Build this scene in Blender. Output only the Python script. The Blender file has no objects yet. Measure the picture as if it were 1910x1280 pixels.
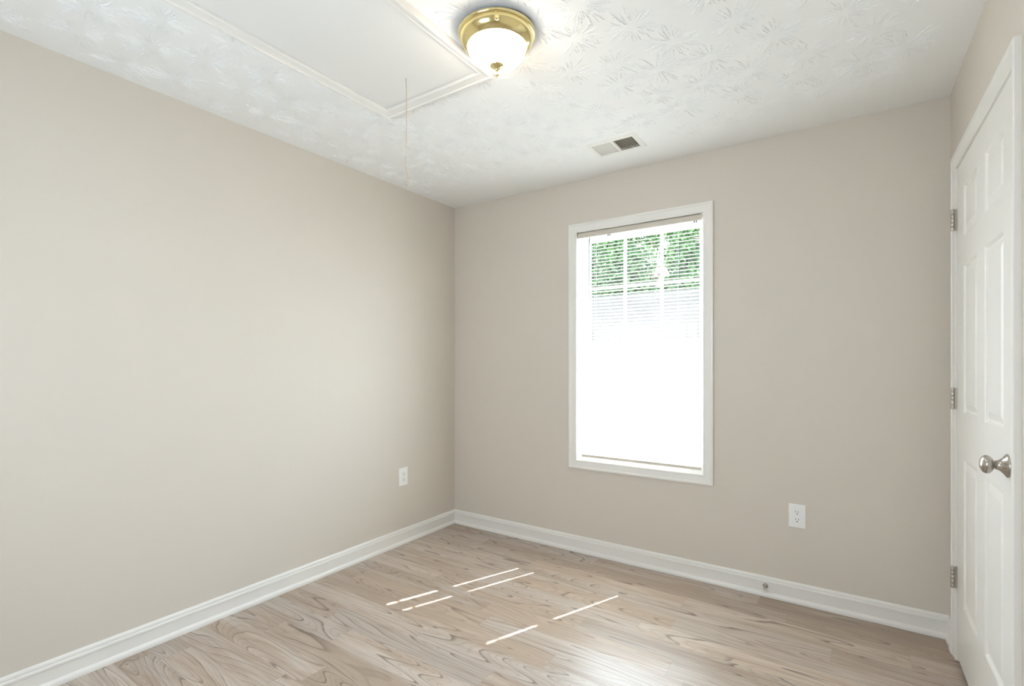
import bpy, bmesh, math, random
from mathutils import Vector, Matrix

S = bpy.context.scene
COL = S.collection
PI = math.pi

# ------------------------------------------------------------------ camera
cam_d = bpy.data.cameras.new("camera")
cam = bpy.data.objects.new("camera", cam_d)
COL.objects.link(cam)
cam.location = (2.53034, -2.95299, 1.2401)
cam.rotation_euler = (PI / 2, 0, 0.593882)
cam_d.sensor_fit = 'HORIZONTAL'
cam_d.sensor_width = 36.0
cam_d.lens = 927.643 / 1910 * 36.0
cam_d.shift_y = 37.145 / 1910
cam_d.clip_start = 0.02
S.camera = cam

# ------------------------------------------------------------------ light and exposure
S.view_settings.view_transform = 'Standard'
S.view_settings.look = 'None'
S.view_settings.exposure = 0.19
S.view_settings.gamma = 1.0
S.view_settings.use_curve_mapping = False
S.cycles.use_denoising = True
S.cycles.max_bounces = 14
S.cycles.diffuse_bounces = 8
S.cycles.glossy_bounces = 5
S.cycles.transmission_bounces = 8
S.cycles.transparent_max_bounces = 12
S.cycles.sample_clamp_indirect = 6.0
S.cycles.caustics_reflective = False
S.cycles.caustics_refractive = False

world = bpy.data.worlds.new("world")
S.world = world
world.use_nodes = True
wn = world.node_tree.nodes
bg = wn["Background"]
SKY = 18.0
bg.inputs["Color"].default_value = (0.81, 0.93, 1.08, 1)
bg.inputs["Strength"].default_value = SKY

sun_d = bpy.data.lights.new("sun", 'SUN')
sun_d.energy = 56.0
sun_d.angle = math.radians(0.53)
sun_d.color = (1.0, 0.985, 0.98)
sun = bpy.data.objects.new("sun", sun_d)
COL.objects.link(sun)
sun.location = (4, 9, 12)
SUN_DIR = Vector((-0.41, -1.0, -1.385)).normalized()
sun.rotation_euler = SUN_DIR.to_track_quat('-Z', 'Y').to_euler()


def portal(name, loc, rot, sx, sy):
    d = bpy.data.lights.new(name, 'AREA')
    d.shape = 'RECTANGLE'
    d.size, d.size_y = sx, sy
    d.cycles.is_portal = True
    o = bpy.data.objects.new(name, d)
    COL.objects.link(o)
    o.location = loc
    o.rotation_euler = rot


# room measures (metres): back wall y = 0, left wall x = 0, floor z = 0
W, H, REAR = 2.911, 2.44, -3.5
T = 0.14
WX0, WX1, WZ0, WZ1 = 1.05, 1.852, 0.60, 2.10          # clear window opening
RX0, RX1, RZ0, RZ1 = 0.95, 1.85, 0.95, 1.80           # opening of the added rear fill window, sized for its light
DY0, DY1, DZ1 = -0.200, -1.050, 2.045                 # clear door opening in the right wall
portal("daylight_portal_back", ((WX0 + WX1) / 2, 0.16, (WZ0 + WZ1) / 2), (-PI / 2, 0, 0), WX1 - WX0, WZ1 - WZ0)
portal("daylight_portal_rear", ((RX0 + RX1) / 2, REAR - T - .02, (RZ0 + RZ1) / 2), (PI / 2, 0, 0), RX1 - RX0, RZ1 - RZ0)


# ------------------------------------------------------------------ materials
def new_mat(name):
    m = bpy.data.materials.new(name)
    m.use_nodes = True
    nt = m.node_tree
    return m, nt, nt.nodes, nt.links, nt.nodes["Principled BSDF"]


def rgb(r, g, b):
    """sRGB 0-255 to linear"""
    f = lambda c: (c / 255 / 12.92) if c / 255 <= 0.04045 else ((c / 255 + 0.055) / 1.055) ** 2.4
    return (f(r), f(g), f(b), 1)


def paint(name, col, rough=0.5, bump=0.0, scale=200, spec=0.5, var=0.0):
    m, nt, N, L, B = new_mat(name)
    B.inputs["Base Color"].default_value = col
    B.inputs["Roughness"].default_value = rough
    B.inputs["Specular IOR Level"].default_value = spec
    tc = N.new("ShaderNodeTexCoord")
    nz = N.new("ShaderNodeTexNoise")
    nz.inputs["Scale"].default_value = scale
    nz.inputs["Detail"].default_value = 3
    L.new(tc.outputs["Object"], nz.inputs["Vector"])
    if bump:
        bp = N.new("ShaderNodeBump")
        bp.inputs["Strength"].default_value = bump
        bp.inputs["Distance"].default_value = 0.002
        L.new(nz.outputs["Fac"], bp.inputs["Height"])
        L.new(bp.outputs["Normal"], B.inputs["Normal"])
    if var:
        n2 = N.new("ShaderNodeTexNoise")
        n2.inputs["Scale"].default_value = 1.7
        L.new(tc.outputs["Object"], n2.inputs["Vector"])
        mx = N.new("ShaderNodeMix")
        mx.data_type = 'RGBA'
        mx.inputs["A"].default_value = tuple(c * (1 - var) for c in col[:3]) + (1,)
        mx.inputs["B"].default_value = tuple(min(1, c * (1 + var)) for c in col[:3]) + (1,)
        L.new(n2.outputs["Fac"], mx.inputs["Factor"])
        L.new(mx.outputs["Result"], B.inputs["Base Color"])
    return m


def metal(name, col, rough, aniso=0.0):
    m, nt, N, L, B = new_mat(name)
    B.inputs["Base Color"].default_value = col
    B.inputs["Metallic"].default_value = 1.0
    B.inputs["Roughness"].default_value = rough
    B.inputs["Anisotropic"].default_value = aniso
    tc = N.new("ShaderNodeTexCoord")
    nz = N.new("ShaderNodeTexNoise")
    nz.inputs["Scale"].default_value = 900
    L.new(tc.outputs["Object"], nz.inputs["Vector"])
    mr = N.new("ShaderNodeMapRange")
    mr.inputs["To Min"].default_value = rough * 0.85
    mr.inputs["To Max"].default_value = rough * 1.15
    L.new(nz.outputs["Fac"], mr.inputs["Value"])
    L.new(mr.outputs["Result"], B.inputs["Roughness"])
    return m


M_WALL = paint("greige_wall_paint", (0.640, 0.588, 0.522, 1), 0.55, 0.06, 260, 0.35, 0.012)
M_CEIL = paint("white_ceiling_paint", (0.865, 0.868, 0.865, 1), 0.8, 0.05, 160, 0.2)
M_TRIM = paint("white_semi_gloss_trim", (0.80, 0.782, 0.750, 1), 0.32, 0.02, 60, 0.5)
M_DOOR = paint("white_door_paint", (0.80, 0.782, 0.750, 1), 0.34, 0.03, 90, 0.5)
M_HATCH = paint("white_hatch_board", (0.79, 0.785, 0.77, 1), 0.5, 0.01, 90, 0.4)
M_VINYL = paint("white_vinyl_sash", (0.84, 0.84, 0.83, 1), 0.35)
M_PLASTIC = paint("white_plastic", (0.86, 0.86, 0.85, 1), 0.3)
M_DARK = paint("dark_slot", (0.02, 0.018, 0.016, 1), 0.6)
M_DUCT = paint("olive_duct", (0.24, 0.21, 0.155, 1), 0.8)  # dull olive tone of the block filling the duct opening
M_VENT = paint("ivory_register_enamel", (0.83, 0.81, 0.77, 1), 0.4)
M_HEAD = paint("cream_blind_rail", (0.60, 0.55, 0.48, 1), 0.4)
M_CORD = paint("cotton_cord", (0.50, 0.39, 0.31, 1), 0.9, 0.2, 900)
M_LADDER = paint("white_blind_cord", (0.8, 0.8, 0.78, 1), 0.9)
M_NICKEL = metal("satin_nickel", (0.50, 0.46, 0.42, 1), 0.27)
M_HINGE = metal("nickel_hinge", (0.52, 0.48, 0.43, 1), 0.35)
M_BRASS = metal("polished_brass", (0.86, 0.74, 0.38, 1), 0.14)
M_RUBBER = paint("white_rubber", (0.8, 0.8, 0.78, 1), 0.7)
M_CHIP = paint("bare_wood_chip", (0.42, 0.22, 0.11, 1), 0.8)


def slat_material():
    m, nt, N, L, B = new_mat("white_blind_slat")
    N.remove(B)
    out = N["Material Output"]
    di = N.new("ShaderNodeBsdfDiffuse")
    di.inputs["Color"].default_value = (0.84, 0.84, 0.82, 1)
    tr = N.new("ShaderNodeBsdfTranslucent")
    tr.inputs["Color"].default_value = (0.84, 0.84, 0.82, 1)
    mx = N.new("ShaderNodeMixShader")
    mx.inputs[0].default_value = 0.38
    L.new(di.outputs[0], mx.inputs[1])
    L.new(tr.outputs[0], mx.inputs[2])
    L.new(mx.outputs[0], out.inputs["Surface"])
    return m


def glass_material():
    m, nt, N, L, B = new_mat("window_glass")
    N.remove(B)
    out = N["Material Output"]
    tr = N.new("ShaderNodeBsdfTransparent")
    tr.inputs["Color"].default_value = (0.96, 0.98, 0.97, 1)
    gl = N.new("ShaderNodeBsdfGlossy")
    gl.inputs["Roughness"].default_value = 0.02
    mx = N.new("ShaderNodeMixShader")
    mx.inputs[0].default_value = 0.03
    L.new(tr.outputs[0], mx.inputs[1])
    L.new(gl.outputs[0], mx.inputs[2])
    L.new(mx.outputs[0], out.inputs["Surface"])
    return m


def lamp_material(strength):
    m, nt, N, L, B = new_mat("lit_frosted_glass")
    B.inputs["Base Color"].default_value = (0.9, 0.88, 0.84, 1)
    B.inputs["Roughness"].default_value = 0.3
    B.inputs["Emission Color"].default_value = (1.0, 0.87, 0.70, 1)
    B.inputs["Emission Strength"].default_value = strength
    return m


M_SLAT = slat_material()
M_GLASS = glass_material()
M_LAMP = lamp_material(26.0)


def floor_material():
    m, nt, N, L, B = new_mat("whitewashed_wood_plank_vinyl")

    def math_n(op, a, b=None, c=None):
        n = N.new("ShaderNodeMath")
        n.operation = op
        for i, v in enumerate((a, b, c)):
            if v is None:
                continue
            if isinstance(v, (int, float)):
                n.inputs[i].default_value = v
            else:
                L.new(v, n.inputs[i])
        return n.outputs[0]

    def comb(x, y, z):
        n = N.new("ShaderNodeCombineXYZ")
        for i, v in enumerate((x, y, z)):
            if isinstance(v, (int, float)):
                n.inputs[i].default_value = v
            else:
                L.new(v, n.inputs[i])
        return n.outputs[0]

    def noise(vec, scale, detail, rough=0.5, dist=0.0):
        n = N.new("ShaderNodeTexNoise")
        n.inputs["Scale"].default_value = scale
        n.inputs["Detail"].default_value = detail
        n.inputs["Roughness"].default_value = rough
        n.inputs["Distortion"].default_value = dist
        L.new(vec, n.inputs["Vector"])
        return n.outputs["Fac"]

    def ramp(v, a, b, lo=0.0, hi=1.0):
        n = N.new("ShaderNodeMapRange")
        n.interpolation_type = 'SMOOTHSTEP'
        L.new(v, n.inputs["Value"])
        n.inputs["From Min"].default_value = a
        n.inputs["From Max"].default_value = b
        n.inputs["To Min"].default_value = lo
        n.inputs["To Max"].default_value = hi
        return n.outputs["Result"]

    def mix(f, a, b, mode='MIX'):
        n = N.new("ShaderNodeMix")
        n.data_type = 'RGBA'
        n.blend_type = mode
        if isinstance(f, (int, float)):
            n.inputs["Factor"].default_value = f
        else:
            L.new(f, n.inputs["Factor"])
        for k, v in (("A", a), ("B", b)):
            if isinstance(v, tuple):
                n.inputs[k].default_value = v
            else:
                L.new(v, n.inputs[k])
        return n.outputs["Result"]

    PW, PL = 0.1195, 0.92
    tc = N.new("ShaderNodeTexCoord")
    sp = N.new("ShaderNodeSeparateXYZ")
    L.new(tc.outputs["Object"], sp.inputs[0])
    x, y = sp.outputs[0], sp.outputs[1]
    rowf = math_n('DIVIDE', math_n('ADD', y, 1.576 + 40 * PW), PW)
    row = math_n('FLOOR', rowf)
    wr = N.new("ShaderNodeTexWhiteNoise")
    wr.noise_dimensions = '1D'
    L.new(row, wr.inputs["W"])
    xo = math_n('ADD', math_n('ADD', x, 20.0), math_n('MULTIPLY', wr.outputs["Value"], 3.7))
    colf = math_n('DIVIDE', xo, PL)
    colm = math_n('FLOOR', colf)
    wp = N.new("ShaderNodeTexWhiteNoise")
    wp.noise_dimensions = '2D'
    L.new(comb(row, colm, 0.0), wp.inputs["Vector"])
    seed = wp.outputs["Value"]
    sc = N.new("ShaderNodeSeparateColor")
    L.new(wp.outputs["Color"], sc.inputs[0])
    s1, s2, s3 = sc.outputs[0], sc.outputs[1], sc.outputs[2]
    so = math_n('MULTIPLY', seed, 57.0)
    # growth-ring field: a slow height map cut by many level sets gives cathedral arches
    v1 = comb(math_n('MULTIPLY', x, 0.62), math_n('MULTIPLY', y, 6.6), so)
    field = noise(v1, 1.0, 1.0, 0.35, 0.12)
    v1b = comb(math_n('MULTIPLY', x, 4.0), math_n('MULTIPLY', y, 30.0), so)
    wob = noise(v1b, 1.0, 2.0, 0.5)
    rings = math_n('ADD', math_n('MULTIPLY', field, math_n('MULTIPLY_ADD', s1, 9.0, 15.0)), math_n('MULTIPLY', wob, 0.26))
    fr = math_n('FRACT', rings)
    line = math_n('MULTIPLY', ramp(fr, 0.82, 0.975), math_n('SUBTRACT', 1.0, ramp(fr, 0.975, 1.0)))
    # each ring has its own strength, and rings fade in and out along the board
    wring = N.new("ShaderNodeTexWhiteNoise")
    wring.noise_dimensions = '2D'
    L.new(comb(math_n('FLOOR', rings), so, 0.0), wring.inputs["Vector"])
    v4 = comb(math_n('MULTIPLY', x, 2.5), math_n('MULTIPLY', y, 9.0), math_n('ADD', so, 7.0))
    fade = ramp(noise(v4, 1.0, 2.0), 0.30, 0.62)
    line = math_n('MULTIPLY', line, math_n('MULTIPLY_ADD', wring.outputs["Value"], 0.60, 0.50))
    line = math_n('MULTIPLY', line, math_n('MULTIPLY_ADD', fade, 0.55, 0.50))
    fr2 = math_n('FRACT', math_n('MULTIPLY', rings, 3.0))
    fine = math_n('MULTIPLY', ramp(fr2, 0.60, 0.95), math_n('SUBTRACT', 1.0, ramp(fr2, 0.95, 1.0)))
    line = math_n('MINIMUM', 1.0, math_n('ADD', line, math_n('MULTIPLY', fine, 0.30)))
    # fine pores
    v2 = comb(math_n('MULTIPLY', x, 5.0), math_n('MULTIPLY', y, 210.0), so)
    pores = ramp(noise(v2, 1.0, 3.0, 0.6), 0.46, 0.72)
    v3 = comb(math_n('MULTIPLY', x, 2.2), math_n('MULTIPLY', y, 20.0), math_n('ADD', so, 3.3))
    tone = noise(v3, 1.0, 3.0, 0.55, 0.4)
    tan_c = (0.430, 0.332, 0.258, 1)
    pale_c = (0.535, 0.462, 0.405, 1)
    base = mix(ramp(math_n('ADD', tone, math_n('MULTIPLY_ADD', s2, 0.34, -0.17)), 0.34, 0.66), tan_c, pale_c)
    base = mix(math_n('MULTIPLY', ramp(fr, 0.0, 0.9), 0.22), base, (0.29, 0.215, 0.16, 1))
    base = mix(math_n('MULTIPLY', pores, 0.38), base, (0.24, 0.185, 0.145, 1))
    base = mix(math_n('MULTIPLY', line, 0.74), base, (0.135, 0.098, 0.072, 1))
    val = N.new("ShaderNodeHueSaturation")
    L.new(math_n('MULTIPLY_ADD', s3, 0.26, 0.87), val.inputs["Value"])
    L.new(base, val.inputs["Color"])
    # seams
    fy = math_n('FRACT', rowf)
    fx = math_n('FRACT', colf)
    ey = math_n('MULTIPLY', math_n('MINIMUM', fy, math_n('SUBTRACT', 1.0, fy)), PW)
    ex = math_n('MULTIPLY', math_n('MINIMUM', fx, math_n('SUBTRACT', 1.0, fx)), PL)
    edge = math_n('MINIMUM', ex, ey)
    seam = math_n('SUBTRACT', 1.0, ramp(edge, 0.0002, 0.0012))
    final = mix(math_n('MULTIPLY', seam, 0.35), val.outputs["Color"], (0.20, 0.15, 0.11, 1))
    L.new(final, B.inputs["Base Color"])
    B.inputs["Specular IOR Level"].default_value = 0.5
    rr = math_n('ADD', 0.33, math_n('MULTIPLY', pores, 0.1))
    L.new(rr, B.inputs["Roughness"])
    bp = N.new("ShaderNodeBump")
    bp.inputs["Strength"].default_value = 0.12
    bp.inputs["Distance"].default_value = 0.001
    hgt = math_n('SUBTRACT', 1.0, math_n('ADD', math_n('MULTIPLY', pores, 0.4), math_n('ADD', math_n('MULTIPLY', line, 0.4), seam)))
    L.new(hgt, bp.inputs["Height"])
    L.new(bp.outputs["Normal"], B.inputs["Normal"])
    return m


M_FLOOR = floor_material()


# ------------------------------------------------------------------ mesh helpers
def obj(name, bm, mat, parent=None, smooth=None):
    bmesh.ops.remove_doubles(bm, verts=bm.verts, dist=1e-6)
    bmesh.ops.recalc_face_normals(bm, faces=bm.faces)
    me = bpy.data.meshes.new(name)
    bm.to_mesh(me)
    bm.free()
    for m in (mat if isinstance(mat, (list, tuple)) else [mat]):
        me.materials.append(m)
    o = bpy.data.objects.new(name, me)
    COL.objects.link(o)
    if parent is not None:
        o.parent = parent
        o.matrix_parent_inverse = Matrix.Translation(parent_loc(parent)).inverted()
    if smooth is not None:
        for p in me.polygons:
            p.use_smooth = True
        me.set_sharp_from_angle(angle=math.radians(smooth))
    return o


def parent_loc(p):
    v = Vector(p.location)
    if p.parent is not None:
        # children are authored in world space; a mesh parent stays at its own inverse-offset origin
        return Vector((0, 0, 0))
    return v


def box(bm, x0, x1, y0, y1, z0, z1, mi=0, bevel=0.0):
    xs, ys, zs = sorted((x0, x1)), sorted((y0, y1)), sorted((z0, z1))
    v = [bm.verts.new((x, y, z)) for x in xs for y in ys for z in zs]
    fs = []
    for q in ((0, 1, 3, 2), (4, 6, 7, 5), (0, 4, 5, 1), (2, 3, 7, 6), (0, 2, 6, 4), (1, 5, 7, 3)):
        f = bm.faces.new([v[i] for i in q])
        f.material_index = mi
        fs.append(f)
    if bevel:
        es = list({e for f in fs for e in f.edges})
        bmesh.ops.bevel(bm, geom=es, offset=bevel, segments=2, affect='EDGES', profile=0.5, clamp_overlap=True)


def lathe(bm, prof, origin, axis='Z', seg=48, mi=0):
    """prof: list of (radius, height along axis)"""
    ox, oy, oz = origin
    rings = []
    for r, h in prof:
        ring = []
        for k in range(seg):
            a = 2 * PI * k / seg
            c, s = r * math.cos(a), r * math.sin(a)
            if axis == 'Z':
                p = (ox + c, oy + s, oz + h)
            elif axis == 'X':
                p = (ox + h, oy + c, oz + s)
            else:
                p = (ox + c, oy + h, oz + s)
            ring.append(bm.verts.new(p) if r > 1e-6 else None)
        if r <= 1e-6:
            p = {'Z': (ox, oy, oz + h), 'X': (ox + h, oy, oz), 'Y': (ox, oy + h, oz)}[axis]
            v = bm.verts.new(p)
            ring = [v] * seg
        rings.append(ring)
    for a, b in zip(rings, rings[1:]):
        for k in range(seg):
            q = [a[k], a[(k + 1) % seg], b[(k + 1) % seg], b[k]]
            u = []
            for t in q:
                if t not in u:
                    u.append(t)
            if len(u) >= 3:
                f = bm.faces.new(u)
                f.material_index = mi


def tube(bm, pts, rad, seg=8, cap=True, mi=0):
    pts = [Vector(p) for p in pts]
    rads = rad if isinstance(rad, (list, tuple)) else [rad] * len(pts)
    rings = []
    for i, p in enumerate(pts):
        d = (pts[min(i + 1, len(pts) - 1)] - pts[max(i - 1, 0)]).normalized()
        ref = Vector((1, 0, 0)) if abs(d.x) < 0.9 else Vector((0, 1, 0))
        u = d.cross(ref).normalized()
        w = d.cross(u)
        rings.append([bm.verts.new(p + (u * math.cos(2 * PI * k / seg) + w * math.sin(2 * PI * k / seg)) * rads[i]) for k in range(seg)])
    for a, b in zip(rings, rings[1:]):
        for k in range(seg):
            f = bm.faces.new((a[k], a[(k + 1) % seg], b[(k + 1) % seg], b[k]))
            f.material_index = mi
    if cap:
        for r in (rings[0], rings[-1]):
            f = bm.faces.new(r)
            f.material_index = mi


# casing profile: (distance from inner edge, projection from the wall)
def casing_profile(w, t):
    return [(0.0, 0.0), (0.0, t * .45), (w * .04, t * .55), (w * .12, t * .58), (w * .17, t * .50), (w * .22, t * .52),
            (w * .55, t * .68), (w * .74, t * .80), (w * .78, t * .97), (w * .86, t), (w * .96, t * .98), (w, t * .85), (w, 0.0)]


def frame(bm, x0, x1, y0, y1, prof, place, open_bottom=False):
    """mitred moulding round the rectangle x0..x1, y0..y1 (inner edge); place(u, v, n) -> 3D point"""
    loops = []
    for d, n in prof:
        if open_bottom:
            c = [(x0 - d, y0), (x0 - d, y1 + d), (x1 + d, y1 + d), (x1 + d, y0)]
        else:
            c = [(x0 - d, y0 - d), (x0 - d, y1 + d), (x1 + d, y1 + d), (x1 + d, y0 - d)]
        loops.append([bm.verts.new(place(u, v, n)) for u, v in c])
    ns = 3 if open_bottom else 4
    for a, b in zip(loops, loops[1:]):
        for k in range(ns):
            bm.faces.new((a[k], a[(k + 1) % 4], b[(k + 1) % 4], b[k]))
    for k in range(ns):                                   # back
        a, b = loops[-1], loops[0]
        bm.faces.new((a[k], a[(k + 1) % 4], b[(k + 1) % 4], b[k]))
    if open_bottom:
        bm.faces.new([l[0] for l in loops])
        bm.faces.new([l[3] for l in loops])


def extrude_path(bm, prof, path):
    """prof: list of (offset, z); path: list of functions offset -> (x, y)"""
    rings = [[bm.verts.new((*p(o), z)) for o, z in prof] for p in path]
    n = len(prof)
    for a, b in zip(rings, rings[1:]):
        for k in range(n):
            bm.faces.new((a[k], a[(k + 1) % n], b[(k + 1) % n], b[k]))
    bm.faces.new(rings[0])
    bm.faces.new(rings[-1])


def empty(name, loc, label, cat, group=None, kind=None):
    o = bpy.data.objects.new(name, None)
    o.empty_display_size = 0.1
    COL.objects.link(o)
    o.location = loc
    tag(o, label, cat, group, kind)
    return o


def tag(o, label, cat=None, group=None, kind=None):
    o["label"] = label
    if cat:
        o["category"] = cat
    if group:
        o["group"] = group
    if kind:
        o["kind"] = kind
    return o


# ------------------------------------------------------------------ room shell
bm = bmesh.new()
box(bm, -T, W + 1.0, REAR - T, T, -0.12, 0.0)
tag(obj("floor", bm, M_FLOOR), "floor of whitewashed wood planks running parallel to the window wall", "floor", kind="structure")

bm = bmesh.new()
box(bm, -T, 0, REAR - T, T, 0, H)
tag(obj("wall_left", bm, M_WALL), "large plain greige wall on the left", "wall", kind="structure")


def holed_wall(bm, a0, a1, b0, b1, ha0, ha1, hb0, hb1, mk):
    for r in ((a0, ha0, b0, b1), (ha1, a1, b0, b1), (ha0, ha1, b0, hb0), (ha0, ha1, hb1, b1)):
        if r[1] - r[0] > 1e-5 and r[3] - r[2] > 1e-5:
            mk(*r)


bm = bmesh.new()
holed_wall(bm, 0, W, 0, H, WX0 - .01, WX1 + .01, WZ0 - .01, WZ1 + .01, lambda a, b, c, d: box(bm, a, b, 0, T, c, d))
tag(obj("wall_back", bm, M_WALL), "greige wall with the single window, facing the camera", "wall", kind="structure")

bm = bmesh.new()
holed_wall(bm, REAR - T, T, 0, H, DY1 - .012, DY0 + .012, 0, DZ1 + .012, lambda a, b, c, d: box(bm, W, W + T, a, b, c, d))
tag(obj("wall_right", bm, M_WALL), "narrow view of greige wall above and around the white door", "wall", kind="structure")

bm = bmesh.new()  # added box behind the door, keeps outdoor light from leaking under it
for r in ((W + T, W + .92, -1.42, -1.34), (W + T, W + .92, .06, .14), (W + .84, W + .92, -1.34, .06)):
    box(bm, r[0], r[1], r[2], r[3], 0, H)
box(bm, W + T, W + .92, -1.42, .14, H, H + .1)
tag(obj("wall_light_block", bm, M_WALL), "unseen walls added behind the white door to stop light leaking under it", "wall", kind="structure")

bm = bmesh.new()
holed_wall(bm, 0, W, 0, H, RX0, RX1, RZ0, RZ1, lambda a, b, c, d: box(bm, a, b, REAR - T, REAR, c, d))
tag(obj("wall_rear", bm, M_WALL), "greige wall behind the camera", "wall", kind="structure")

# unseen window added behind the camera for fill daylight: frame, one mullion, glass
for nm, lab, place, u0, u1, z0, z1, loc in (
        ("added_fill_window", "unseen window added behind the camera for fill daylight", lambda u, d: (u, REAR - d), RX0, RX1, RZ0, RZ1, ((RX0 + RX1) / 2, REAR, RZ0)),
        ):
    w_ = empty(nm, loc, lab, "window", kind="structure")
    bm = bmesh.new()
    um = (u0 + u1) / 2
    for a, b, c, d in ((u0, u0 + .04, z0, z1), (u1 - .04, u1, z0, z1), (u0 + .04, u1 - .04, z0, z0 + .04), (u0 + .04, u1 - .04, z1 - .04, z1), (um - .02, um + .02, z0 + .04, z1 - .04)):
        p, q = place(a, .05), place(b, .10)
        box(bm, p[0], q[0], p[1], q[1], c, d)
    obj("sash", bm, M_VINYL, w_)
    bm = bmesh.new()
    p, q = place(u0 + .03, .074), place(u1 - .03, .078)
    box(bm, p[0], q[0], p[1], q[1], z0 + .03, z1 - .03)
    obj("glass_pane", bm, M_GLASS, w_)

# ------------------------------------------------------------------ ceiling with stomped starburst texture
HX0, HX1, HY0, HY1 = 0.731, 1.276, -2.66, -1.340        # hatch panel
HT = 0.042
VX0, VX1, VY0, VY1 = 1.352, 1.588, -0.428, -0.282       # duct opening
bm = bmesh.new()
xs = [-T, VX0, VX1, W + T]
ys = [REAR - T, VY0, VY1, T]
for i in range(3):
    for j in range(3):
        if i == 1 and j == 1:
            continue
        box(bm, xs[i], xs[i + 1], ys[j], ys[j + 1], H, H + 0.12)
rnd = random.Random(11)


def ridge(bm, pts, wid, hgt):
    """raised plaster ridge hanging from the ceiling along pts [(x, y)]"""
    n = len(pts)
    rows = []
    for i, (x, y) in enumerate(pts):
        a, b = pts[max(i - 1, 0)], pts[min(i + 1, n - 1)]
        dx, dy = b[0] - a[0], b[1] - a[1]
        l = math.hypot(dx, dy) or 1
        nx, ny = -dy / l, dx / l
        t = math.sin(PI * (0.12 + 0.80 * i / (n - 1)))
        w = wid * t * rnd.uniform(.55, 1.25)
        h = hgt * t * rnd.uniform(.5, 1.2)
        sk = w * rnd.uniform(-.3, .3)
        rows.append([bm.verts.new((x + nx * w, y + ny * w, H + .0002)), bm.verts.new((x + nx * (w * .55 + sk), y + ny * (w * .55 + sk), H - h)),
                     bm.verts.new((x - nx * (w * .55 - sk), y - ny * (w * .55 - sk), H - h * .9)), bm.verts.new((x - nx * w, y - ny * w, H + .0002))])
    for a, b in zip(rows, rows[1:]):
        for k in range(3):
            bm.faces.new((a[k], a[k + 1], b[k + 1], b[k]))
    bm.faces.new(rows[0])
    bm.faces.new(rows[-1])


def free_spot(x, y):
    if HX0 - HT - .004 < x < HX1 + HT + .004 and HY0 - HT - .004 < y < HY1 + HT + .004:
        return False
    if math.hypot(x - 1.478, y + 1.492) < .147:
        return False
    if VX0 - .04 < x < VX1 + .04 and VY0 - .04 < y < VY1 + .04:
        return False
    return 0.03 < x < W - 0.03 and -3.3 < y < -0.14


SP = 0.212
bursts = []
j = 0
yy = -0.36
while yy > -3.2:
    xx = 0.10 + (j % 2) * SP * .5
    while xx < W - .10:
        bursts.append((xx + rnd.uniform(-.04, .04), yy + rnd.uniform(-.03, .03)))
        xx += SP
    yy -= SP * .86
    j += 1
for bx_, by_ in bursts:
    soft = .55 if by_ > -0.50 else 1.0
    n = rnd.randint(26, 36)
    R = rnd.uniform(.095, .125)
    rin = rnd.uniform(.018, .028)
    for k in range(n):
        a = 2 * PI * (k + rnd.uniform(-.3, .3)) / n
        r0 = rin * rnd.uniform(.8, 1.7)
        r1 = R * rnd.uniform(.62, 1.08)
        m = max(5, int((r1 - r0) / .007))
        bend = rnd.uniform(-.16, .16)
        pts = []
        for i in range(m + 1):
            r = r0 + (r1 - r0) * i / m
            aa = a + bend * (i / m) ** 2 + rnd.uniform(-.0022, .0022) / max(r, .03)
            pts.append((bx_ + r * math.cos(aa), by_ + r * math.sin(aa)))
        cut = rnd.randint(3, m - 3) if m > 8 and rnd.random() < .4 else None
        for seg in ([pts] if cut is None else [pts[:cut + 1], pts[cut + 1:]]):
            if len(seg) >= 3 and all(free_spot(*p) for p in seg):
                ridge(bm, seg, rnd.uniform(.0007, .0014), rnd.uniform(.0018, .0040) * soft)
        if rnd.random() < .35 and m > 6:                   # a short fork
            f = rnd.randint(2, m - 2)
            x, y = pts[f]
            b = a + rnd.choice((-1, 1)) * rnd.uniform(.4, .8)
            seg = [(x + t * math.cos(b), y + t * math.sin(b)) for t in (.002, .008, .014, .020)]
            if all(free_spot(*p) for p in seg):
                ridge(bm, seg, rnd.uniform(.0006, .0010), rnd.uniform(.0008, .0020) * soft)
tag(obj("ceiling", bm, M_CEIL), "white ceiling stomped with starburst plaster texture", "ceiling", kind="structure")

# ------------------------------------------------------------------ baseboards
BB = [(0.0, 0.0), (0.0185, 0.0), (0.0190, 0.007), (0.0180, 0.014), (0.0155, 0.0195), (0.0118, 0.0235), (0.0090, 0.0250), (0.0085, 0.0255), (0.0088, 0.073),
      (0.0125, 0.0745), (0.0130, 0.080), (0.0118, 0.0845), (0.0085, 0.0865), (0.0082, 0.0885), (0.0090, 0.0905), (0.0082, 0.097), (0.0055, 0.1025), (0.0025, 0.105), (0.0, 0.105)]
bm = bmesh.new()
extrude_path(bm, BB, [lambda o: (o, REAR + .0), lambda o: (o, -o)])
tag(obj("baseboard_left", bm, M_TRIM, smooth=35), "white moulded baseboard along the left wall", "baseboard", kind="structure")
bm = bmesh.new()
extrude_path(bm, BB, [lambda o: (o, -o), lambda o: (W - o, -o)])
tag(obj("baseboard_back", bm, M_TRIM, smooth=35), "white moulded baseboard below the window", "baseboard", kind="structure")
CAS_W = 0.057
DC0 = DY0 + .005                                          # casing inner edge, far side
bm = bmesh.new()
extrude_path(bm, BB, [lambda o: (W - o, -o), lambda o: (W - o, DC0 + CAS_W)])
bbr = tag(obj("baseboard_right", bm, M_TRIM, smooth=35), "short white baseboard between the corner and the door casing", "baseboard", kind="structure")
bm = bmesh.new()
for k in range(7):
    a = 2 * PI * k / 7
    pass
prof = [(0.0, 0.0), (0.007, 0.0), (0.0085, 0.006), (0.006, 0.013), (0.003, 0.018), (0.0, 0.02)]
rng = random.Random(4)
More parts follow.
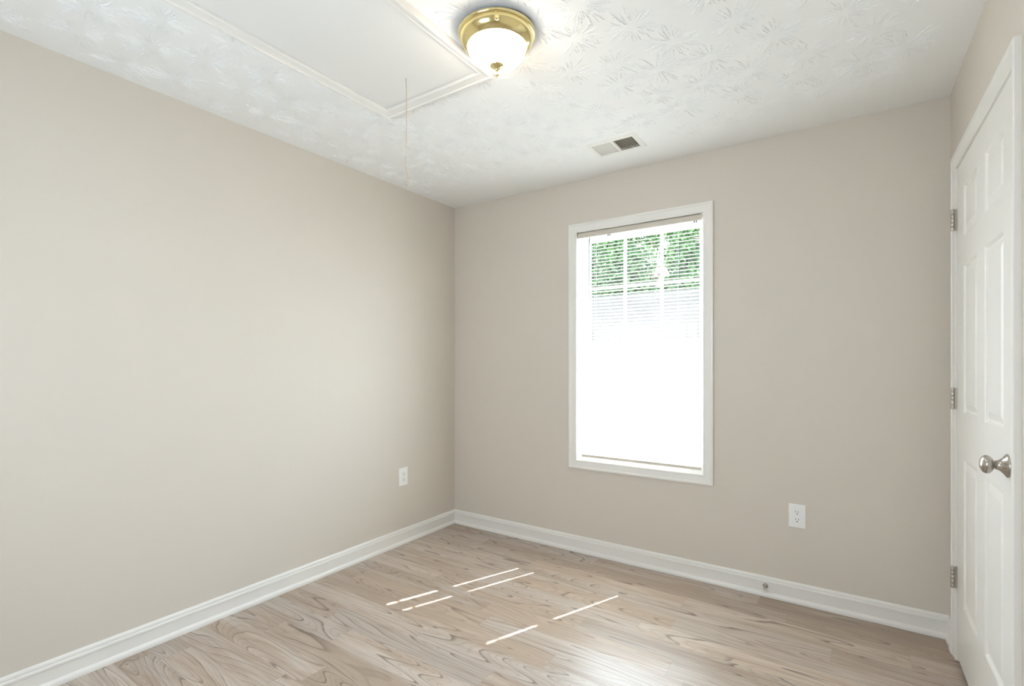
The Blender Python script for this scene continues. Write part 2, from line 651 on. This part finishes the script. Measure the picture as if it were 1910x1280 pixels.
ra = [bm.verts.new((W - 0.0187 + rng.uniform(-.0008, .0002) - .0005, -0.105 - 0.010 * math.cos(t) * rng.uniform(.7, 1.1), 0.014 + 0.009 * math.sin(t) * rng.uniform(.7, 1.1)))
      for t in [2 * PI * i / 10 for i in range(10)]]
ct = bm.verts.new((W - 0.0201, -0.105, 0.014))
for k in range(10):
    bm.faces.new((ra[k], ra[(k + 1) % 10], ct))
obj("paint_chip", bm, M_CHIP, bbr)["label"] = "chipped spot showing bare brown wood"

# ------------------------------------------------------------------ window
win = empty("window_1", ((WX0 + WX1) / 2, 0, WZ0), "white framed double-hung window behind a closed mini blind", "window", kind="structure")
bm = bmesh.new()
frame(bm, WX0 + .003, WX1 - .003, WZ0 + .004, WZ1 - .005, casing_profile(0.0555, 0.017), lambda u, v, n: (u, -n, v))
obj("window_casing", bm, M_TRIM, win, smooth=25)
bm = bmesh.new()
for r in ((WX0 - .01, WX0, WZ0 - .01, WZ1 + .01), (WX1, WX1 + .01, WZ0 - .01, WZ1 + .01), (WX0, WX1, WZ0 - .01, WZ0), (WX0, WX1, WZ1, WZ1 + .01)):
    box(bm, r[0], r[1], 0, T, r[2], r[3])
obj("jamb_liner", bm, M_TRIM, win)
bm = bmesh.new()
FI = 0.014
for r in ((WX0, WX0 + FI, WZ0, WZ1), (WX1 - FI, WX1, WZ0, WZ1), (WX0 + FI, WX1 - FI, WZ0, WZ0 + .022), (WX0 + FI, WX1 - FI, WZ1 - .022, WZ1)):
    box(bm, r[0], r[1], .048, T + .01, r[2], r[3])
obj("vinyl_frame", bm, M_VINYL, win)


def sash(name, y0, y1, z0, z1, bot, top, zm, st):
    x0, x1 = WX0 + FI, WX1 - FI
    gx0, gx1, gz0, gz1 = x0 + st, x1 - st, z0 + bot, z1 - top
    b = bmesh.new()
    for r in ((x0, gx0, z0, z1), (gx1, x1, z0, z1), (gx0, gx1, z0, gz0), (gx0, gx1, gz1, z1)):
        box(b, r[0], r[1], y0, y1, r[2], r[3])
    s = obj(name, b, M_VINYL, win)
    ym = (y0 + y1) / 2
    b = bmesh.new()
    for k in (1, 2):
        xc = gx0 + .008 + (gx1 - gx0) * k / 3
        box(b, xc - .009, xc + .009, ym - .006, ym + .006, gz0, gz1)
    if zm:
        box(b, gx0, gx1, ym - .0055, ym + .0055, zm - .009, zm + .009)
    obj("muntin_grid", b, M_VINYL, s)
    b = bmesh.new()
    box(b, gx0, gx1, ym - .002, ym + .002, gz0, gz1)
    obj("glass_pane", b, M_GLASS, s)


sash("upper_sash", .098, .128, 1.350, WZ1 - .022, .040, .034, 1.735, .032)
sash("lower_sash", .058, .092, WZ0 + .022, 1.385, .050, .040, None, .021)

# ------------------------------------------------------------------ mini blind
BLX0, BLX1 = 1.078, 1.838
blind = empty("window_blind", ((BLX0 + BLX1) / 2, .026, 2.092), "white horizontal mini blind lowered over the whole window", "blind")
bm = bmesh.new()
box(bm, WX0 + .004, BLX1 - .004, .010, .043, 2.060, 2.093, bevel=.003)
obj("headrail", bm, M_HEAD, blind)["label"] = "cream headrail"
TILT = math.radians(23)
PITCH, SW = 0.0213, 0.0252
HOLES = (1.183, 1.708)
bm = bmesh.new()
z = 0.655
zs = []
while z < 2.045:
    zs.append(z)
    z += PITCH
xcuts = [BLX0, HOLES[0] - .0045, HOLES[0] + .0045, HOLES[1] - .0045, HOLES[1] + .0045, BLX1]
us = (-.5, -.25, .25, .5)
for z in zs:
    rows = []
    for u in us:
        d = u * SW
        crown = 0.0016 * (1 - (2 * u) ** 2)
        yy_ = .026 + d * math.cos(TILT) - crown * math.sin(TILT)
        zz_ = z + d * math.sin(TILT) + crown * math.cos(TILT)
        rows.append([bm.verts.new((x, yy_, zz_)) for x in xcuts])
    for r in range(3):
        for c in range(5):
            if r == 1 and c in (1, 3):
                continue                                   # cord route holes
            bm.faces.new((rows[r][c], rows[r][c + 1], rows[r + 1][c + 1], rows[r + 1][c]))
obj("slats", bm, M_SLAT, blind)
bm = bmesh.new()
box(bm, BLX0, BLX1 - .004, .014, .038, .624, .641, bevel=.004)
obj("bottom_rail", bm, M_HEAD, blind)["label"] = "cream bottom rail"
for hx in HOLES:
    bm = bmesh.new()
    for yy_ in (.0125, .0395):
        tube(bm, [(hx - .010, yy_, .64), (hx - .010, yy_, 2.062)], .0005, 5)
    obj("ladder_cord", bm, M_LADDER, blind)
for cx in (1.268, 1.800):
    bm = bmesh.new()
    for dx in (-.006, .006):
        box(bm, cx + dx - .003, cx + dx + .003, .018, .026, 2.052, 2.0605)
    obj("cord_guide", bm, M_DARK, blind)
bm = bmesh.new()
tube(bm, [(1.140, .008, 2.056), (1.139, .005, 2.040), (1.138, .005, 1.40)], [.0025, .0032, .0030], 6)
obj("tilt_wand", bm, paint("grey_clear_wand", (0.13, 0.13, 0.13, 1), 0.4, 0, 200, 0.2), blind)["label"] = "thin grey tilt wand"

# ------------------------------------------------------------------ door in the right wall
XD = W - .003                                             # door face
door = empty("door_1", (W, DY0, 0), "white six-panel door with satin nickel knob and hinges", "door", kind="structure")
bm = bmesh.new()
frame(bm, DY1 - .005, DC0, 0.0, DZ1 + .006, casing_profile(CAS_W, 0.017), lambda u, v, n: (W - n, u, v), open_bottom=True)
obj("door_casing", bm, M_TRIM, door, smooth=25)
bm = bmesh.new()
for r in ((DY1 - .012, DY1, 0, DZ1), (DY0, DY0 + .012, 0, DZ1), (DY1 - .012, DY0 + .012, DZ1, DZ1 + .012)):
    box(bm, W, W + T, r[0], r[1], r[2], r[3])
for r in ((DY1, DY1 + .01, 0, DZ1), (DY0 - .01, DY0, 0, DZ1), (DY1, DY0, DZ1 - .01, DZ1)):   # stops
    box(bm, XD + .037, XD + .05, r[0], r[1], r[2], r[3])
obj("door_jamb", bm, M_TRIM, door)

LY0, LY1, LZ0, LZ1 = DY0 - .003, DY1 + .003, .020, DZ1 - .003
cols = [(-.335, -.580), (-.700, -.942)]
rowsz = [(.268, .862), (1.040, 1.628), (1.738, 1.942)]
bm = bmesh.new()
ycut = sorted([LY0, LY1] + [c for cc in cols for c in cc])
zcut = sorted([LZ0, LZ1] + [c for cc in rowsz for c in cc])
for i in range(len(ycut) - 1):
    for k in range(len(zcut) - 1):
        a, b, c, d = ycut[i], ycut[i + 1], zcut[k], zcut[k + 1]
        if i in (1, 3) and k in (1, 3, 5):
            # moulded panel: bead, sunk field edge, sloped raise, raised field
            steps = [(0, 0), (.004, .0015), (.009, .0075), (.013, .0085), (.017, .0085), (.040, .0018), (.044, .0018)]
            loops = [[bm.verts.new((XD + dep, yv, zv)) for yv, zv in ((a + o, c + o), (b - o, c + o), (b - o, d - o), (a + o, d - o))] for o, dep in steps]
            for p, q in zip(loops, loops[1:]):
                for t in range(4):
                    bm.faces.new((p[t], p[(t + 1) % 4], q[(t + 1) % 4], q[t]))
            bm.faces.new(loops[-1])
        else:
            bm.faces.new([bm.verts.new((XD, yv, zv)) for yv, zv in ((a, c), (b, c), (b, d), (a, d))])
v = {}
for s_, xx_ in (('f', XD), ('b', XD + .035)):
    v[s_] = [bm.verts.new((xx_, yv, zv)) for yv, zv in ((LY0, LZ0), (LY1, LZ0), (LY1, LZ1), (LY0, LZ1))]
bm.faces.new(v['b'])
for t in range(4):
    bm.faces.new((v['f'][t], v['f'][(t + 1) % 4], v['b'][(t + 1) % 4], v['b'][t]))
leaf = obj("door_panel", bm, M_DOOR, door)

for zc in (1.836, 1.092, .346):
    hy, hx, hh = DY0 - .001, W - .0175, .089
    bm = bmesh.new()
    for k in range(5):                                     # five knuckles
        z0 = zc - hh / 2 + hh * k / 5
        lathe(bm, [(0, .0006), (.0066, .0006), (.0072, .0014), (.0072, hh / 5 - .0014), (.0066, hh / 5 - .0006), (0, hh / 5 - .0006)], (hx, hy, z0), 'Z', 16)
    lathe(bm, [(0, 0), (.004, 0), (.004, hh), (0, hh)], (hx, hy, zc - hh / 2), 'Z', 10)
    hg = obj("hinge", bm, M_HINGE, door, smooth=40)
    bm = bmesh.new()
    box(bm, hx + .004, XD + .030, hy - .0014, hy + .0014, zc - hh / 2, zc + hh / 2)
    obj("hinge_leaf", bm, M_HINGE, hg)

KY, KZ = -.992, .947
bm = bmesh.new()
ball = [(.0075, -.036), (.0095, -.037), (.0105, -.0385), (.0125, -.0400)]
for k in range(13):
    a = -1.05 + (1.05 + PI / 2) * k / 12
    ball.append((max(.0266 * math.cos(a), 0) if k < 12 else .0, -.0565 - .0200 * math.sin(a) if a > 0 else -.0565 - .0215 * math.sin(a)))
KS = .80
lathe(bm, [(r, h * KS) for r, h in [(0, -.030), (.0085, -.030)] + ball], (XD, KY, KZ), 'X', 40)
kb = obj("knob", bm, M_NICKEL, door, smooth=50)
kb["label"] = "round satin nickel knob"
bm = bmesh.new()
lathe(bm, [(r, h * KS) for r, h in [(0, 0), (.0330, 0), (.0333, -.0015), (.0325, -.0040), (.0300, -.0065), (.0255, -.0105), (.0205, -.0155), (.0165, -.0205), (.0140, -.0255), (.0132, -.0300), (.0132, -.0325), (.0120, -.0335), (0, -.0335)]],
      (XD, KY, KZ), 'X', 40)
obj("rose", bm, M_NICKEL, kb, smooth=50)

# ------------------------------------------------------------------ attic hatch
hatch = empty("attic_hatch", ((HX0 + HX1) / 2, (HY0 + HY1) / 2, H), "white pull-down attic hatch with mitred moulding, set in the ceiling", "hatch")
bm = bmesh.new()
box(bm, HX0 + .003, HX1 - .003, HY0 + .003, HY1 - .003, H - .0035, H - .0006)
obj("panel", bm, M_HATCH, hatch)
bm = bmesh.new()
frame(bm, HX0, HX1, HY0, HY1, casing_profile(HT, 0.026), lambda u, v, n: (u, v, H - .0006 - n))
obj("moulding", bm, M_TRIM, hatch, smooth=25)
for sx, sy in ((.764, -1.883), (1.225, -1.472), (1.003, -1.445), (.762, -1.468), (1.24, -1.95)):
    bm = bmesh.new()
    lathe(bm, [(.0045, 0), (.0045, -.0008), (.003, -.0014), (0, -.0014)], (sx, sy, H - .0035), 'Z', 14)
    obj("screw", bm, M_HATCH, hatch, smooth=40)

# pull cord hanging from the hatch
CX, CY = .991, -1.470
bm = bmesh.new()
zt = H - .0035
f_ = [(0, 0, 0), (.0005, .001, -.02), (.0030, .0015, -.10), (.0025, .0020, -.20), (.0000, .001, -.29), (-.0030, 0, -.365), (.0000, 0, -.385), (.0060, .002, -.405), (.0105, .003, -.425), (.0090, .002, -.437), (.0060, 0, -.446)]
pts = [Vector((CX + a, CY + b, zt + c)) for a, b, c in f_]
tube(bm, pts, .0018, 6)
cord = tag(obj("pull_cord", bm, M_CORD, smooth=60), "thin beige pull cord hanging from the attic hatch", "cord")
bm = bmesh.new()
e = pts[-1]
lathe(bm, [(0, .006), (.003, .004), (.0042, 0), (.003, -.004), (.0015, -.006), (.0024, -.012), (0, -.016)], e, 'Z', 10)
obj("knot", bm, M_CORD, cord, smooth=60)

# ------------------------------------------------------------------ ceiling lamp
LX, LY_ = 1.478, -1.492
lamp = empty("ceiling_light", (LX, LY_, H), "round brass flush ceiling light, lit, with frosted glass bowl", "ceiling light")
bm = bmesh.new()
lathe(bm, [(0, 0), (.122, 0), (.122, -.005), (.136, -.0075), (.139, -.0105), (.140, -.0145), (.1388, -.0185), (.1355, -.021), (.1325, -.0222), (.1322, -.0240), (.1335, -.0265), (.1328, -.031), (.1290, -.040), (.1230, -.049), (.1165, -.0550), (.1125, -.0575), (.1100, -.0600), (.1075, -.0608), (.1055, -.059), (.1050, -.02)],
      (LX, LY_, H), 'Z', 72)
obj("brass_pan", bm, M_BRASS, lamp, smooth=50)
bm = bmesh.new()
gp = [(.1035, -.045), (.1040, -.058), (.1030, -.066)]
for k in range(1, 13):
    t = k / 12
    a = t * PI / 2
    gp.append((.1030 * math.cos(a) ** .80 if k < 12 else 0.0, -.066 - .058 * math.sin(a)))
lathe(bm, gp, (LX, LY_, H), 'Z', 64)
obj("glass_bowl", bm, M_LAMP, lamp, smooth=60)["label"] = "glowing frosted glass bowl"
bm = bmesh.new()
lathe(bm, [(0, -.1195), (.0245, -.1215), (.0262, -.1240), (.0240, -.1285), (.0150, -.1330), (.0075, -.1385), (.0055, -.1475), (.0048, -.1510), (.0062, -.1535), (.0070, -.1570), (.0058, -.1605), (.0030, -.1630), (0, -.1638)],
      (LX, LY_, H), 'Z', 28)
obj("finial", bm, M_BRASS, lamp, smooth=60)
# thumb screw on the camera side of the pan
ang = math.atan2(-2.953 - LY_, 2.530 - LX)
bm = bmesh.new()
lathe(bm, [(0, 0), (.005, 0), (.005, .006), (.0090, .007), (.0090, .013), (.0075, .0150), (0, .0150)], (0, 0, 0), 'X', 16)
bmesh.ops.rotate(bm, verts=bm.verts, cent=(0, 0, 0), matrix=Matrix.Rotation(ang, 3, 'Z'))
bmesh.ops.translate(bm, verts=bm.verts, vec=(LX + .128 * math.cos(ang), LY_ + .128 * math.sin(ang), H - .043))
obj("thumb_screw", bm, M_BRASS, lamp, smooth=40)

# ------------------------------------------------------------------ ceiling vent
vent = empty("ceiling_vent", ((VX0 + VX1) / 2, (VY0 + VY1) / 2, H), "ivory two-way air register in the ceiling near the window wall", "vent")
bm = bmesh.new()
frame(bm, VX0 + .002, VX1 - .002, VY0 + .002, VY1 - .002, [(0, -.004), (0, .0055), (.004, .006), (.022, .004), (.026, .0015), (.026, -.0002), (0, -.0002)], lambda u, v, n: (u, v, H - n))
xm = (VX0 + VX1) / 2
box(bm, xm - .006, xm + .006, VY0, VY1, H - .0055, H + .004)
obj("register_frame", bm, M_VENT, vent)
for x0, x1, sgn in ((VX0 + .002, xm - .006, 1), (xm + .006, VX1 - .002, -1)):
    bm = bmesh.new()
    n = 9
    for k in range(n):
        xc = x0 + (x1 - x0) * (k + .5) / n
        w = .0062
        dx, dz = sgn * w * math.cos(math.radians(48)), w * math.sin(math.radians(48))
        p = [(xc - dx, H + .0015 - dz), (xc + dx, H + .0015 + dz)]
        t = .0006
        q = [(p[0][0] - t, p[0][1]), (p[0][0] + t, p[0][1]), (p[1][0] + t, p[1][1]), (p[1][0] - t, p[1][1])]
        va = [bm.verts.new((a, VY0 + .002, b)) for a, b in q]
        vb = [bm.verts.new((a, VY1 - .002, b)) for a, b in q]
        bm.faces.new(va)
        bm.faces.new(vb)
        for t_ in range(4):
            bm.faces.new((va[t_], va[(t_ + 1) % 4], vb[(t_ + 1) % 4], vb[t_]))
    obj("louvers", bm, M_VENT, vent)
bm = bmesh.new()
box(bm, VX0, VX1, VY0, VY1, H + .012, H + .118)
obj("duct", bm, M_DUCT, vent)


# ------------------------------------------------------------------ wall outlets
def outlet(name, loc, rotz, label):
    r = empty(name, loc, label, "outlet", "wall outlets")
    r.rotation_euler = (0, 0, rotz)

    def put(n, b, m, par, sm=None):
        bmesh.ops.recalc_face_normals(b, faces=b.faces)
        me = bpy.data.meshes.new(n)
        b.to_mesh(me)
        b.free()
        me.materials.append(m)
        o = bpy.data.objects.new(n, me)
        COL.objects.link(o)
        o.parent = par
        return o
    # built facing -Y, wall at y = 0
    b = bmesh.new()
    hw, hh = .038, .0605
    lp = [[b.verts.new((sx * (hw - o), -y, sz * (hh - o))) for sx, sz in ((-1, -1), (1, -1), (1, 1), (-1, 1))] for o, y in ((0, 0), (0, .0035), (.002, .0055), (.005, .0062))]
    for p, q in zip(lp, lp[1:]):
        for t in range(4):
            b.faces.new((p[t], p[(t + 1) % 4], q[(t + 1) % 4], q[t]))
    b.faces.new(lp[-1])
    b.faces.new(lp[0])
    put("cover_plate", b, M_PLASTIC, r)
    for zc in (.0195, -.0195):
        b = bmesh.new()
        ring = []
        for k in range(32):
            a = 2 * PI * k / 32
            ring.append((.0172 * math.cos(a), max(-.0142, min(.0142, .0172 * math.sin(a)))))
        va = [b.verts.new((x, -.0055, zc + z_)) for x, z_ in ring]
        vb = [b.verts.new((x, -.0082, zc + z_)) for x, z_ in ring]
        vc = [b.verts.new((x * .96, -.0086, zc + z_ * .96)) for x, z_ in ring]
        for p, q in ((va, vb), (vb, vc)):
            for k in range(32):
                b.faces.new((p[k], p[(k + 1) % 32], q[(k + 1) % 32], q[k]))
        b.faces.new(vc)
        b.faces.new(va)
        rc = put("receptacle", b, M_PLASTIC, r)
        b = bmesh.new()
        box(b, -.0075, -.0053, -.0088, -.0070, zc + .0005, zc + .0090)
        box(b, .0053, .0075, -.0088, -.0070, zc + .0015, zc + .0085)
        lathe(b, [(0, -.0088), (.0029, -.0088), (.0029, -.0070), (0, -.0070)], (0, 0, zc - .0068), 'Y', 12)
        put("slots", b, M_DARK, rc)
    b = bmesh.new()
    lathe(b, [(.0032, -.0060), (.0032, -.0070), (.0022, -.0075), (0, -.0075)], (0, 0, 0), 'Y', 14)
    put("screw", b, M_PLASTIC, r)
    return r


outlet("wall_outlet", (2.314, 0, .449), 0, "white duplex wall outlet to the right of the window")
outlet("wall_outlet", (0, -.541, .459), -PI / 2 + PI, "white duplex wall outlet on the left wall")

# ------------------------------------------------------------------ door stop
DSX, DSZ = 2.167, .057
stop = empty("door_stop", (DSX, -.0095, DSZ), "small nickel door stop screwed to the baseboard under the window side", "door stop")
bm = bmesh.new()
lathe(bm, [(0, 0), (.0125, 0), (.0125, -.002), (.010, -.005), (.0055, -.008), (.0045, -.012), (0, -.012)], (DSX, -.0095, DSZ), 'Y', 24)
obj("base", bm, M_HINGE, stop, smooth=40)
bm = bmesh.new()
tube(bm, [(DSX, -.018, DSZ), (DSX, -.045, DSZ - .002), (DSX, -.072, DSZ - .005)], [.0042, .0040, .0040], 12)
obj("rod", bm, M_HINGE, stop, smooth=40)
bm = bmesh.new()
lathe(bm, [(0, 0), (.0055, 0), (.0070, -.002), (.0070, -.010), (.0058, -.0125), (.002, -.0125), (.0015, -.011), (0, -.011)], (DSX, -.070, DSZ - .005), 'Y', 20)
obj("rubber_tip", bm, M_RUBBER, stop, smooth=40)["label"] = "white rubber tip"

# ------------------------------------------------------------------ outdoors, seen through the blind
M_CONC = paint("pale_concrete", (0.62, 0.61, 0.58, 1), 0.9, 0.2, 30)
M_SIDING = paint("pale_siding", (0.62, 0.65, 0.68, 1), 0.7)
M_ROOF = paint("grey_blue_shingles", (0.040, 0.0375, 0.0345, 1), 0.9, 0.3, 40, 0.0, 0.30)
M_BARK = paint("bark", (0.10, 0.075, 0.055, 1), 0.9, 0.5, 25)
bm = bmesh.new()
box(bm, -30, 34, T + .02, 45, -.75, -.45)
tag(obj("ground", bm, M_CONC), "bright sunlit paved ground outside the window", "ground", kind="structure")
bm = bmesh.new()
box(bm, -3, 6, T + .001, .70, 2.62, 2.70)
tag(obj("roof_eave", bm, M_TRIM), "white eave overhanging outside above the window", "eave", kind="structure")


def leaf_material(name, a, b):
    m, nt, N, L, B = new_mat(name)
    tc = N.new("ShaderNodeTexCoord")
    nz = N.new("ShaderNodeTexNoise")
    nz.inputs["Scale"].default_value = 2.2
    L.new(tc.outputs["Object"], nz.inputs["Vector"])
    mx = N.new("ShaderNodeMix")
    mx.data_type = 'RGBA'
    mx.inputs["A"].default_value = a
    mx.inputs["B"].default_value = b
    L.new(nz.outputs["Fac"], mx.inputs["Factor"])
    L.new(mx.outputs["Result"], B.inputs["Base Color"])
    B.inputs["Roughness"].default_value = .6
    B.inputs["Specular IOR Level"].default_value = .2
    return m


M_LEAF = leaf_material("green_leaves", (0.022, 0.060, 0.024, 1), (0.055, 0.095, 0.022, 1))


def tree(loc, height, rad, n, seed, label):
    r = random.Random(seed)
    t = empty("tree", loc, label, "tree", "trees outside the window")
    x, y, z = loc
    b = bmesh.new()
    tube(b, [(x, y, z), (x + .05, y, z + height * .3), (x - .05, y + .05, z + height * .62), (x, y, z + height * .8)], [.2, .17, .11, .05], 10)
    for k in range(6):
        a = r.uniform(0, 2 * PI)
        h0 = height * r.uniform(.3, .6)
        q = Vector((x + math.cos(a) * rad * .6, y + math.sin(a) * rad * .6, z + h0 + height * .2))
        tube(b, [(x, y, z + h0), (Vector((x, y, z + h0)) + q) / 2 + Vector((0, 0, .15)), q], [.09, .06, .03], 7)
    obj("trunk", b, M_BARK, t)
    b = bmesh.new()
    blobs = [(x + r.uniform(-.6, .6) * rad, y + r.uniform(-.6, .6) * rad, z + height * r.uniform(.30, .88), rad * r.uniform(.40, .62)) for _ in range(22)]
    for _ in range(n):
        bx, by, bz, br = r.choice(blobs)
        d = Vector((r.gauss(0, 1), r.gauss(0, 1), r.gauss(0, 1))).normalized() * br * r.uniform(.55, 1.05)
        c = Vector((bx, by, bz)) + d
        u = Vector((r.gauss(0, 1), r.gauss(0, 1), r.gauss(0, 1))).normalized()
        w = u.cross(Vector((r.gauss(0, 1), r.gauss(0, 1), r.gauss(0, 1)))).normalized()
        s = r.uniform(.07, .13)
        b.faces.new([b.verts.new(c + u * s), b.verts.new(c + w * s * .5), b.verts.new(c - u * s), b.verts.new(c - w * s * .5)])
    obj("foliage", b, M_LEAF, t)


G = -.45
tree((-8.2, 17.0, G), 8.8, 1.15, 13000, 1, "green tree outside, out of sight to the left of the window view")
tree((-5.3, 16.6, G), 8.0, 1.15, 13000, 2, "green tree seen through the upper left panes of the window")
tree((-2.5, 16.0, G), 8.6, 1.12, 13000, 3, "green tree seen through the upper right panes of the window")
tree((0.3, 15.8, G), 8.8, 1.12, 7000, 5, "green tree outside, out of sight to the right of the window view")
tree((-8.5, 21.2, G), 10.5, 1.25, 9000, 7, "farther tree at the left edge of the upper left panes")
tree((-5.4, 21.0, G), 9.6, 1.25, 9000, 8, "farther tree seen through the upper middle panes, between two nearer trees")
tree((-2.2, 21.4, G), 10.2, 1.25, 9000, 9, "farther tree mostly hidden behind the tree in the upper right panes")

house = empty("neighbour_house", (-5.0, 11.5, G), "low pale house with grey-blue roof seen through the window", "house")
bm = bmesh.new()
box(bm, -13, 2, 10.4, 13.0, G, 1.84)
obj("siding_wall", bm, M_SIDING, house)
bm = bmesh.new()
va = [bm.verts.new(p) for p in ((-13.4, 10.0, 1.78), (-13.4, 11.7, 3.35), (-13.4, 13.4, 1.78))]
vb = [bm.verts.new(p) for p in ((2.4, 10.0, 1.78), (2.4, 11.7, 3.35), (2.4, 13.4, 1.78))]
bm.faces.new(va)
bm.faces.new(vb)
for t in range(3):
    bm.faces.new((va[t], va[(t + 1) % 3], vb[(t + 1) % 3], vb[t]))
obj("roof", bm, M_ROOF, house)
